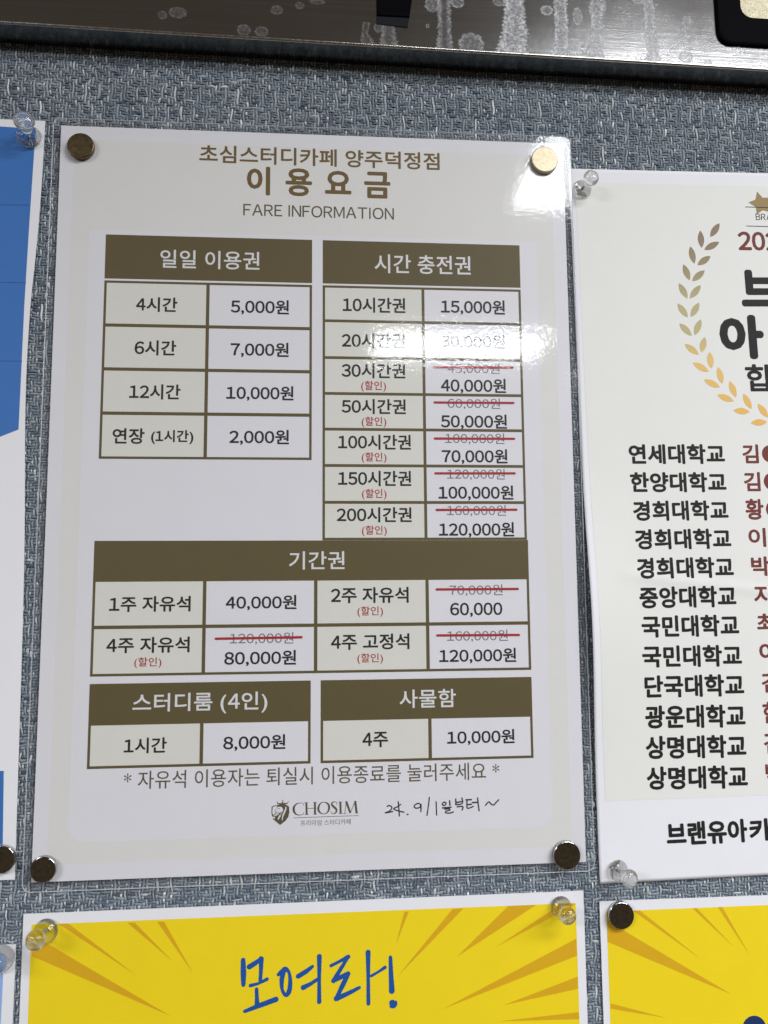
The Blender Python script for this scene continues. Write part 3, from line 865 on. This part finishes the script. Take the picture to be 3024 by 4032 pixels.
# polished rounded lower edge, a hair proud of the plate
def edge_strip():
    xs = lin(PX0+.5, PX1-.5, 30); V, F = [], []
    r = 0.85
    pr = [(r-r*math.cos(a*math.pi/16), D_ST-r+r*math.sin(a*math.pi/16)) for a in range(1, 9)]
    for x in xs:
        for dy, z in pr:
            V.append((x, low(x)+dy-0.12, z+0.1))
    w = len(pr)
    for i in range(len(xs)-1):
        for k in range(w-1):
            a = i*w+k
            F.append((a+1, a, a+w, a+w+1))
    return V, F
add('bottom_edge', edge_strip(), M['edge_steel'], sp, True)

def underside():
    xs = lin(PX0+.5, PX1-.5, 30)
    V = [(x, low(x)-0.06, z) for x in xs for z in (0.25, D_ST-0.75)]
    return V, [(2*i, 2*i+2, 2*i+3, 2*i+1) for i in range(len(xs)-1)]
add('underside', underside(), M['shaded_steel'], sp)  # separate face over the plate bottom, its shade painted as darker steel

def prism(pts, z0, z1, chamfer=0.0):
    """closed outline (ccw) between two depths, optional chamfer at the front"""
    n = len(pts)
    cx = sum(p[0] for p in pts)/n; cy = sum(p[1] for p in pts)/n
    def inset(p, d):
        l = math.hypot(p[0]-cx, p[1]-cy)
        return (cx+(p[0]-cx)*(1-d/l), cy+(p[1]-cy)*(1-d/l))
    rings = [[(*p, z0) for p in pts], [(*p, z1-chamfer) for p in pts]]
    if chamfer:
        rings.append([(*inset(p, chamfer), z1) for p in pts])
    V = [q for r_ in rings for q in r_]
    F = []
    for j in range(len(rings)-1):
        for k in range(n):
            a = j*n+k; b = j*n+(k+1) % n
            F.append((a, b, b+n, a+n))
    F.append(tuple(range((len(rings)-1)*n, len(rings)*n)))
    return V, F
def ccw(p):
    s = sum(a[0]*b[1]-b[0]*a[1] for a, b in zip(p, p[1:]+p[:1]))
    return p if s > 0 else p[::-1]
sl = [(SLOT[0][0], 372.0)] + SLOT[1:3] + [(147.0, 372.0)]
add('black_slot', prism(ccw(sl), D_ST-1, D_ST+0.9, 0.3), M['black_plastic'], sp)
add('slot_lip', prism(ccw(SLOT_LIP), D_ST-1, D_ST+0.35, 0.25), M['lip'], sp)
# black bezel with rounded corner, a sandblasted plate set into it
def corner(outline, top, right):
    lf = outline[1]
    p = [(outline[1][0]-0.3, top)]+[outline[1]]
    return p
def bezel_pts(L, r):
    x0 = L[1][0]; y0 = L[-2][1]
    pts = [(x0-0.1, 392.0), (x0+0.35, y0+r)]
    for a in range(1, 9):
        t = math.pi+a*math.pi/18
        pts.append((x0+0.4+r+r*math.cos(t), y0+r+0.25+r*math.sin(t)))
    pts += [(x0+0.4+r, y0+0.2), (338.0, y0-0.3), (338.0, 392.0)]
    return pts
bo = bezel_pts(BEZ_OUT, 6.0); bi = bezel_pts(BEZ_IN, 5.0)
bi = [(min(x, 332), min(y, 388)) for x, y in bi]
n = len(bo)
V = [(*p, D_ST-1) for p in bo]+[(*p, D_ST+1.3) for p in bo]+[(p[0]*0.94+q[0]*0.06, p[1]*0.94+q[1]*0.06, D_ST+1.7) for p, q in zip(bo, bi)]+[(*p, D_ST+1.7) for p in bi]+[(*p, D_ST-0.5) for p in bi]
F = []
for j in range(4):
    for k in range(n):
        a = j*n+k; b = j*n+(k+1) % n
        F.append((a, b, b+n, a+n))
add('black_bezel', (V, F), M['black_plastic'], sp)
add('sandblasted_plate', prism([(x+0.02, y+0.02) for x, y in bi], D_ST-0.6, D_ST+0.5), M['sand'], sp)

def stain_obj(V, F, dens):
    o = add('water_stain', (V, F), M['stain'], sp)
    at = o.data.attributes.new('crust', 'FLOAT', 'POINT')
    at.data.foreach_set('value', np.array(dens, dtype=np.float32))
    return o
def wob(t, seed):
    return math.sin(t*7.1+seed)*.5+math.sin(t*17.3+seed*2.3)*.3+math.sin(t*41.7+seed*5.1)*.35
strong = [0.45, 0.95, 0.9, 0.85, 0.85, 0.3, 0.22]
hollow = [0.25, 0.75, 0.7, 0.7, 0.6, 0.4, 0.4]
for n_, L in enumerate(STREAKS):
    L = [(x, max(y, low(x)+1.0), w) for x, y, w in L]
    rows = []
    for a, b in zip(L, L[1:]):
        k = max(2, int(abs(a[1]-b[1])/0.28))
        rows += [tuple(a[d]+(b[d]-a[d])*i/k for d in range(3)) for i in range(k)]
    rows.append(L[-1])
    us = [-1, -.86, -.6, -.2, .2, .6, .86, 1]
    V, F, Dn = [], [], []
    for r_, (x, y, w) in enumerate(rows):
        jl = 1+0.16*wob(y*.5, n_*3.3)+rnd.uniform(-.09, .09); jr = 1+0.16*wob(y*.5, n_*5.7+9)+rnd.uniform(-.09, .09)
        for u in us:
            V.append((x+u*w*(jl if u < 0 else jr), y, D_ST+0.03))
            e = abs(u)
            d = 0.25 if e > .99 else (1.0 if e > .5 else hollow[n_])
            d *= rnd.uniform(.75, 1.1)
            if r_ > len(rows)*.85:
                d *= 1.15
            Dn.append(min(1, d*strong[n_]))
    m_ = len(us)
    for j in range(len(rows)-1):
        for k in range(m_-1):
            a = j*m_+k
            F.append((a, a+m_, a+m_+1, a+1))
    stain_obj(V, F, Dn)
for n_, (x, y, rx, ry) in enumerate(BLOBS):
    y = max(y, low(x)+ry+0.9) if ry < 3 else y
    k = 36
    V = [(x, y, D_ST+0.05)]; Dn = [0.5]; F = []
    bright = 0.85 if x > 185 else (0.6 if x > 150 else 0.22)
    for q, (rr, dn) in enumerate(((.45, .35), (.7, .55), (.88, 1.0), (1.0, .25))):
        for i in range(k):
            t = 2*math.pi*i/k
            j = 1+.10*wob(t*1.3, n_*1.7)+rnd.uniform(-.06, .06)
            yy = max(y+ry*rr*j*math.sin(t), low(x)+0.95)
            V.append((x+rx*rr*j*math.cos(t), yy, D_ST+0.05))
            Dn.append(min(1, dn*bright*rnd.uniform(.8, 1.15)))
    for i in range(k):
        F.append((0, 1+i, 1+(i+1) % k))
        for q in range(3):
            a = 1+q*k+i; b = 1+q*k+(i+1) % k
            F.append((a, a+k, b+k, b))
    stain_obj(V, F, [d*bright if i == 0 else d for i, d in enumerate(Dn)])

# ------------------------------------------------------------------ laminated fare sheet
fare = thing('fare_sheet', 'laminated white and olive price table sheet in the middle', 'price sheet', (105, 0, 0))
fp = (fare, (105, 0, 0))
Z = sheet_z
add('paper', rect(Z, 0, 210, 0, 297, 0, 5, 0.12), M['paper'], fp)
# beige print: a frame with an inner white panel
add('beige_ground', rect(Z, 5.6, 204.6, 6.2, 291.2, 0.02), M['beige'], fp)
add('white_panel', rounded_rect(Z, 12.6, 197.2, 13.6, 252.6, 6.5, 0.04, 5, (1, 1, 0, 0)), M['paper'], fp)
for t, wgt, m_, gap in ((TITLE[0], 0.020, 'olive_text', 1.0), (TITLE[1], 0.030, 'olive_text', 1.4), (TITLE[2], 0.004, 'olive_note', 1.0)):
    add('title_lettering', text(Z, t, 0.06, wgt, gap), M[m_], fp)

def table(tdef, x0, x1, ytop, yhead, rows, cols, split=False, line=1.35, outer=1.0):
    """olive slab with lighter cells laid on it; rows: list of y edges below the header; cols: list of x edges"""
    body_top = yhead
    if split:
        slab = join(rect(Z, x0, x1, yhead+0.55, ytop, 0.06), rect(Z, x0, x1, rows[-1], yhead-0.25, 0.06))
    else:
        slab = rect(Z, x0, x1, rows[-1], ytop, 0.06)
    t_ = add('price_table', slab, M['olive'], fp)
    tp = (t_, fp[1])
    add('header_lettering', text(Z, tdef['head'], 0.10, 0.013), M['white_ink'], tp)
    ys = [body_top-(0.25+outer if split else 0.0)]+[y for y in rows[:-1]]+[rows[-1]+outer+line/2]
    for j in range(len(rows)):
        for i in range(len(cols)-1):
            xa = cols[i]+(line/2 if i else outer); xb = cols[i+1]-(line/2 if i+1 < len(cols)-1 else outer)
            yt = ys[j]-(line/2 if j else 0); yb = ys[j+1]+line/2 if j+1 < len(rows) else rows[-1]+outer
            add('table_cell', rect(Z, xa, xb, yb, yt, 0.08), M['cell_beige' if i % 2 == 0 else 'paper'], tp)
    for c in tdef['cells']:
        add('cell_lettering', text(Z, c, 0.12, 0.024), M['black'], tp)
    for c in tdef.get('disc', []):
        add('discount_lettering', text(Z, c, 0.12, 0.010), M['red'], tp)
    for c in tdef.get('old', []):
        add('old_price_lettering', text(Z, c, 0.10, 0.007), M['grey'], tp)
    for xa, ya, xb, yb in tdef.get('strike', []):
        add('strike_line', ribbon(Z, [(xa, ya), (xa*.66+xb*.34, ya*.66+yb*.34), (xa*.33+xb*.67, ya*.33+yb*.67), (xb, yb)], 0.98, 0.16), M['red'], tp)
X, Y_ = SX, SY
table(TABLES[0], X['A'], X['B'], Y_['h1t'], Y_['h1b'], [Y_['r1'], Y_['r2'], Y_['r3'], Y_['r4']], [X['A'], 60.5, X['B']], True)
table(TABLES[1], X['C'], X['D'], Y_['h1t'], Y_['h1b'], [Y_['q1'], Y_['q2'], Y_['q3'], Y_['q4'], Y_['q5'], Y_['q6'], Y_['h3t']-0.15], [X['C'], X['V2'], X['D']], True, 1.2)
table(TABLES[2], X['E'], X['F'], Y_['h3t']-0.2, Y_['h3b'], [Y_['s1'], Y_['s2']], [X['E'], 61.2, 104.4, X['V2']+0.2, X['F']])
table(TABLES[3], X['E'], X['G'], Y_['h4t'], Y_['h4b'], [Y_['u1']], [X['E'], 61.0, X['G']])
table(TABLES[4], X['Hh'], X['F'], Y_['h4t'], Y_['h4b'], [Y_['u1']], [X['Hh'], X['V2']+0.6, X['F']])
add('note_lettering', text(Z, NOTE, 0.06, 0.004), M['olive_note'], fp)
# logo
lg = add('logo_shield', poly(Z, SHIELD, 0.06, 2), M['olive_note'], fp)
lp = (lg, fp[1])
for L in SHIELD_LIGHT:
    add('mane_highlight', poly(Z, L, 0.075, 2), M['paper'], lp)
for k_, (L, w_) in enumerate(SHIELD_MARKS):
    add('face_line', ribbon(Z, L, w_, 0.09+0.001*k_), M['olive_note'], lp)
add('crown', join(*[ribbon(Z, L, w_, 0.09+0.002*k_) for k_, (L, w_) in enumerate(CROWN)]), M['olive_note'], lp)
add('logo_lettering', join(*[ribbon(Z, L, w_, 0.06+0.002*k_, False) for k_, (L, w_) in enumerate(LOGO_WORD)]), M['olive_note'], fp)
add('logo_rule', ribbon(Z, LOGO_LINE, 0.20, 0.06), M['olive_note'], fp)
add('logo_lettering', text(Z, LOGO_SUB, 0.06, 0.0), M['olive_note'], fp)
add('handwriting', join(*[ribbon(Z, L, 0.5 if len(L) > 2 else 0.58, 0.06+0.002*k_) for k_, L in enumerate(HAND)]), M['pen'], fp)
# clear film over the paper, with its sealed margin
film = add('laminate_film', rounded_rect(Z, -3.0, 213.2, -3.4, 300.0, 3.0, 0.30, 5), M['film'], fp, True)
flp = (film, fp[1])
def tube_loop(pts, r, dz):
    V, F = [], []; n_ = len(pts); k = 6
    for i, p in enumerate(pts):
        a = pts[i-1]; b = pts[(i+1) % n_]
        dx, dy = b[0]-a[0], b[1]-a[1]; l = math.hypot(dx, dy) or 1
        nx, ny = -dy/l, dx/l
        for q in range(k):
            t = 2*math.pi*q/k
            V.append((p[0]+nx*r*math.cos(t), p[1]+ny*r*math.cos(t), Z(*p)+dz+r*math.sin(t)))
    for i in range(n_):
        for q in range(k):
            a = i*k+q; b = i*k+(q+1) % k; c = ((i+1) % n_)*k
            F.append((a, b, c+(q+1) % k, c+q))
    return V, F
def rr_loop(x0, x1, y0, y1, r):
    P = []
    for cx, cy, a0 in ((x1-r, y0+r, -90), (x1-r, y1-r, 0), (x0+r, y1-r, 90), (x0+r, y0+r, 180)):
        P += [(cx+r*math.cos(math.radians(a0+a)), cy+r*math.sin(math.radians(a0+a))) for a in range(0, 91, 15)]
    Q = []
    for a, b in zip(P, P[1:]+P[:1]):
        k = max(1, int(math.dist(a, b)/5))
        Q += [(a[0]+(b[0]-a[0])*i/k, a[1]+(b[1]-a[1])*i/k) for i in range(k)]
    return Q
add('film_edge', tube_loop(rr_loop(-3.0, 213.2, -3.4, 300.0, 3.0), 0.19, 0.25), M['film_edge'], flp, True)

# ------------------------------------------------------------------ award poster on the right
aw = thing('award_poster', 'off-white award poster with gold laurel and university list, right edge', 'poster', (270, -8, 0))
ap = (aw, (270, -8, 0))
a_, b_, c_, d_ = AW_PAPER
add('paper', grid_patch(award_z, d_, c_, b_, a_, 0, 1.3, 0.12), M['paper_plain'], ap, True)
p0, p1, p2, p3 = AW_PANEL
def clampx(p, q, x=326):
    s = (x-p[0])/(q[0]-p[0]); return (x, p[1]+(q[1]-p[1])*s)
add('beige_panel', grid_patch(award_z, p3, clampx(p3, p2), clampx(p0, p1), p0, 0.06, 1.3), M['award_beige'], ap, True)
for x0, y0, x1, y1 in LEAVES:
    n_ = 8; L, R_ = [], []
    dx, dy = x1-x0, y1-y0; l = math.hypot(dx, dy); nx, ny = -dy/l, dx/l
    wmax = 1.42
    for i in range(n_+1):
        t = i/n_; h_ = wmax*math.sin(math.pi*t)**0.8
        L.append((x0+dx*t+nx*h_, y0+dy*t+ny*h_)); R_.append((x0+dx*t-nx*h_, y0+dy*t-ny*h_))
    add('laurel_leaf', poly(award_z, L+R_[-2:0:-1], 0.12, 3), M['leaf'], ap)
add('star', poly(award_z, AW_STAR, 0.08), M['star'], ap)
for L in AW_LINES:
    add('rule', ribbon(award_z, L, 0.32, 0.11), M['black_matte'], ap)
for t in AW_BRA:
    add('heading_lettering', text(award_z, t, 0.12, 0.0), M['black_matte'], ap)
for t in AW_YEAR:
    add('year_lettering', text(award_z, t, 0.13, 0.035), M['maroon'], ap)
for t in AW_BIG:
    add('heading_lettering', text(award_z, t, 0.13, 0.026 if t[0] == '합' else 0.05), M['black_matte'], ap)
for t in AW_TEXT:
    add('university_lettering', text(award_z, t, 0.13, 0.034), M['black_matte'], ap)
for t in AW_NAME:
    add('name_lettering', text(award_z, t, 0.13, 0.030), M['maroon'], ap)
for x, y, r in AW_DISC:
    add('masking_dot', disc(award_z, x, y, r, 0.08), M['maroon'], ap)
for t in AW_BOTTOM:
    add('footer_lettering', text(award_z, t, 0.08, 0.04), M['black_matte'], ap)

# ------------------------------------------------------------------ blue poster on the left
bl = thing('blue_poster', 'white-edged blue poster on the left edge, beside the price sheet', 'poster', (-35, 0, 0))
bp = (bl, (-35, 0, 0))
def bow(P, amp=1.9):
    """right edge of the blue poster bows a little, as the sheet hangs from its pins"""
    return P
V, F = [], []
ysb = lin(0.66, 299.14, 6)
for y in ysb:
    t = (y-0.66)/298.5
    xr = -6.44-0.18*t-2.6*math.exp(-((t-0.66)/0.2)**2)*min(1, 4*(1-t))-0.9*math.sin(math.pi*t)
    for x in lin(-70, xr, 8) if False else [-70+(xr+70)*i/8 for i in range(9)]:
        V.append((x, y, flat_z(x, y)))
for j in range(len(ysb)-1):
    for i in range(8):
        a = j*9+i; F.append((a, a+1, a+10, a+9))
n_ = len(V); V += [(x, y, z-0.12) for x, y, z in V]
ring = [j*9+8 for j in range(len(ysb))]
F += [(ring[k], ring[k]+n_, ring[k+1]+n_, ring[k+1]) for k in range(len(ring)-1)]
top = [(len(ysb)-1)*9+i for i in range(9)]
F += [(top[k+1], top[k+1]+n_, top[k]+n_, top[k]) for k in range(8)]
add('paper', (V, F), M['paper_plain'], bp)
pan = [(-66, 297.6)]+BL_PANEL[:-1]+[BL_PANEL[-1], (-66, 147.0)]
add('blue_panel', poly(flat_z, pan[::-1], 0.05, 5), M['blue'], bp)
for L in BL_LINES:
    add('panel_line', ribbon(flat_z, [(-64, L[0][1]-0.6), L[1]], 0.28, 0.09, False), M['blue_line'], bp)
add('blue_footer', poly(flat_z, [(-66, BL_LOW[3][1]), BL_LOW[2], BL_LOW[1], (-66, BL_LOW[0][1])], 0.05, 5), M['blue'], bp)

# ------------------------------------------------------------------ light blue poster, lower left corner
lb = thing('light_blue_poster', 'white-edged light blue poster in the lower left corner', 'poster', (-35, -95, 0))
lbp = (lb, (-35, -95, 0))
add('paper', grid_patch(flat_z, (-70, -110), (-5.5, -110), (-5.05, -22.14), (-70, -21.6), 0, 6, 0.12), M['paper_plain'], lbp)
add('light_blue_panel', grid_patch(flat_z, (-67, -106), (-9.7, -106), (-9.15, -27.5), (-67, -27), 0.05, 6), M['sky_blue'], lbp)

# ------------------------------------------------------------------ yellow posters
def yellow_poster(label, base, x0, x1, yt0, yt1, px0, px1, pyt0, pyt1, rays, ybot=-100):
    o = thing('yellow_poster', label, 'poster', base, 'yellow ray posters along the bottom')
    q = (o, base)
    add('paper', grid_patch(flat_z, (x0, ybot), (x1, ybot), (x1, yt1), (x0, yt0), 0, 6, 0.12), M['paper_plain'], q)
    add('yellow_panel', grid_patch(flat_z, (px0, ybot+4), (px1, ybot+4), (px1, pyt1), (px0, pyt0), 0.04, 6), M['yellow'], q)
    for k_, L in enumerate(rays):
        L = [(min(max(x, px0+0.03), px1-0.03), min(y, pyt0+(pyt1-pyt0)*(x-px0)/(px1-px0)-0.03)) for x, y in L]
        add('sun_ray', poly(flat_z, L, 0.07+0.001*k_, 4), M['ray'], q)
    return q
q1 = yellow_poster('yellow poster with blue brush lettering below the price sheet', (103, -100, 0), -2.86, 208.8, -11.6, -10.93, 0.2, 205.6, -15.45, -15.45, Y1_RAYS)
for k_, (L, w_) in enumerate(BRUSH):
    wl = [1.22*w_*(0.9+0.22*math.sin(i*1.7+k_)) for i in range(len(L))]
    add('brush_stroke', ribbon(flat_z, L, wl, 0.10+0.002*k_), M['brush_blue'], q1)
q2 = yellow_poster('yellow poster with a dark magnet on its corner, lower right', (270, -100, 0), 215.1, 330, -15.17, -15.5, 217.72, 326, -19.06, -19.05, Y2_RAYS)
add('navy_dot', disc(flat_z, *Y2_DISC, 0.10), M['navy'], q2)

# ------------------------------------------------------------------ push pins
PIN_LABEL = ['clear push pin on the top corner of the blue poster', 'clear push pin on the upper corner of the award poster', 'clear push pin on the lower corner of the award poster',
             'clear push pin on the upper left corner of the central yellow poster', 'clear push pin on the upper right corner of the central yellow poster', 'clear push pin cut off by the left edge, on the light blue poster']
PIN_PROFILE = [(0.6, 0.0), (3.6, 0.0), (4.05, 0.3), (4.12, 0.75), (3.95, 1.2), (3.6, 1.65), (3.1, 2.1), (2.5, 2.55), (2.0, 3.0), (1.72, 3.7), (1.62, 4.6), (1.66, 5.4), (1.9, 6.0)]
PIN_PROFILE += [(3.4*math.cos(t), 8.5+2.45*math.sin(t)) for t in [math.radians(k) for k in (-50, -35, -20, -5, 10, 25, 40, 55, 68, 80)]]
for lab, (x, y, z, ax, ay, az, s) in zip(PIN_LABEL, PINS):
    t_ = thing('push_pin', lab, 'push pin', (x, y, z), 'clear plastic push pins')
    pp = (t_, (x, y, z))
    add('pin_body', revolve([(r*s, h*s) for r, h in PIN_PROFILE], (ax, ay, az), (x, y, z)), M['clear'], pp, True)
    A_ = Vector((ax, ay, az))
    b0 = Vector((x, y, z))-A_*6
    add('needle', revolve([(0.05, 0.0), (0.42, 2.0), (0.45, 8.6), (0.3, 8.8)], (ax, ay, az), tuple(b0), 12), M['needle'], pp, True)

# ------------------------------------------------------------------ round magnets
MAG_LABEL = ['worn brown disc magnet on the upper left corner of the price sheet', 'shiny pale gold disc magnet on the upper right corner of the price sheet', 'dark disc magnet on the lower left corner of the price sheet',
             'dark disc magnet on the lower right corner of the price sheet', 'brown disc magnet cut off by the left edge, on the blue poster', 'dark disc magnet on the corner of the lower right yellow poster']
MAG_MAT = ['worn_nickel', 'bright_nickel', 'nickel', 'nickel', 'nickel', 'nickel']
for lab, mk, (x, y, zb, r) in zip(MAG_LABEL, MAG_MAT, MAGNETS):
    z0 = (sheet_z(x, y)+0.32) if -3 < x < 213 and y > -3 else flat_z(x, y)+0.12
    th = 2.0
    t_ = thing('disc_magnet', lab, 'magnet', (x, y, z0), 'round disc magnets')
    mp = (t_, (x, y, z0))
    pr = [(r-0.25, 0.0), (r, 0.2), (r, th-0.35)]
    add('rim', revolve(pr+[(r-0.05, th-0.12), (r-0.28, th)], (0, 0, 1), (x, y, z0), 48), M['needle' if mk == 'nickel' else mk], mp, True)
    add('face', revolve([(r-0.26, th-0.1), (r-0.30, th+0.02), (r*0.5, th+0.03)], (0, 0, 1), (x, y, z0), 48), M[mk], mp)
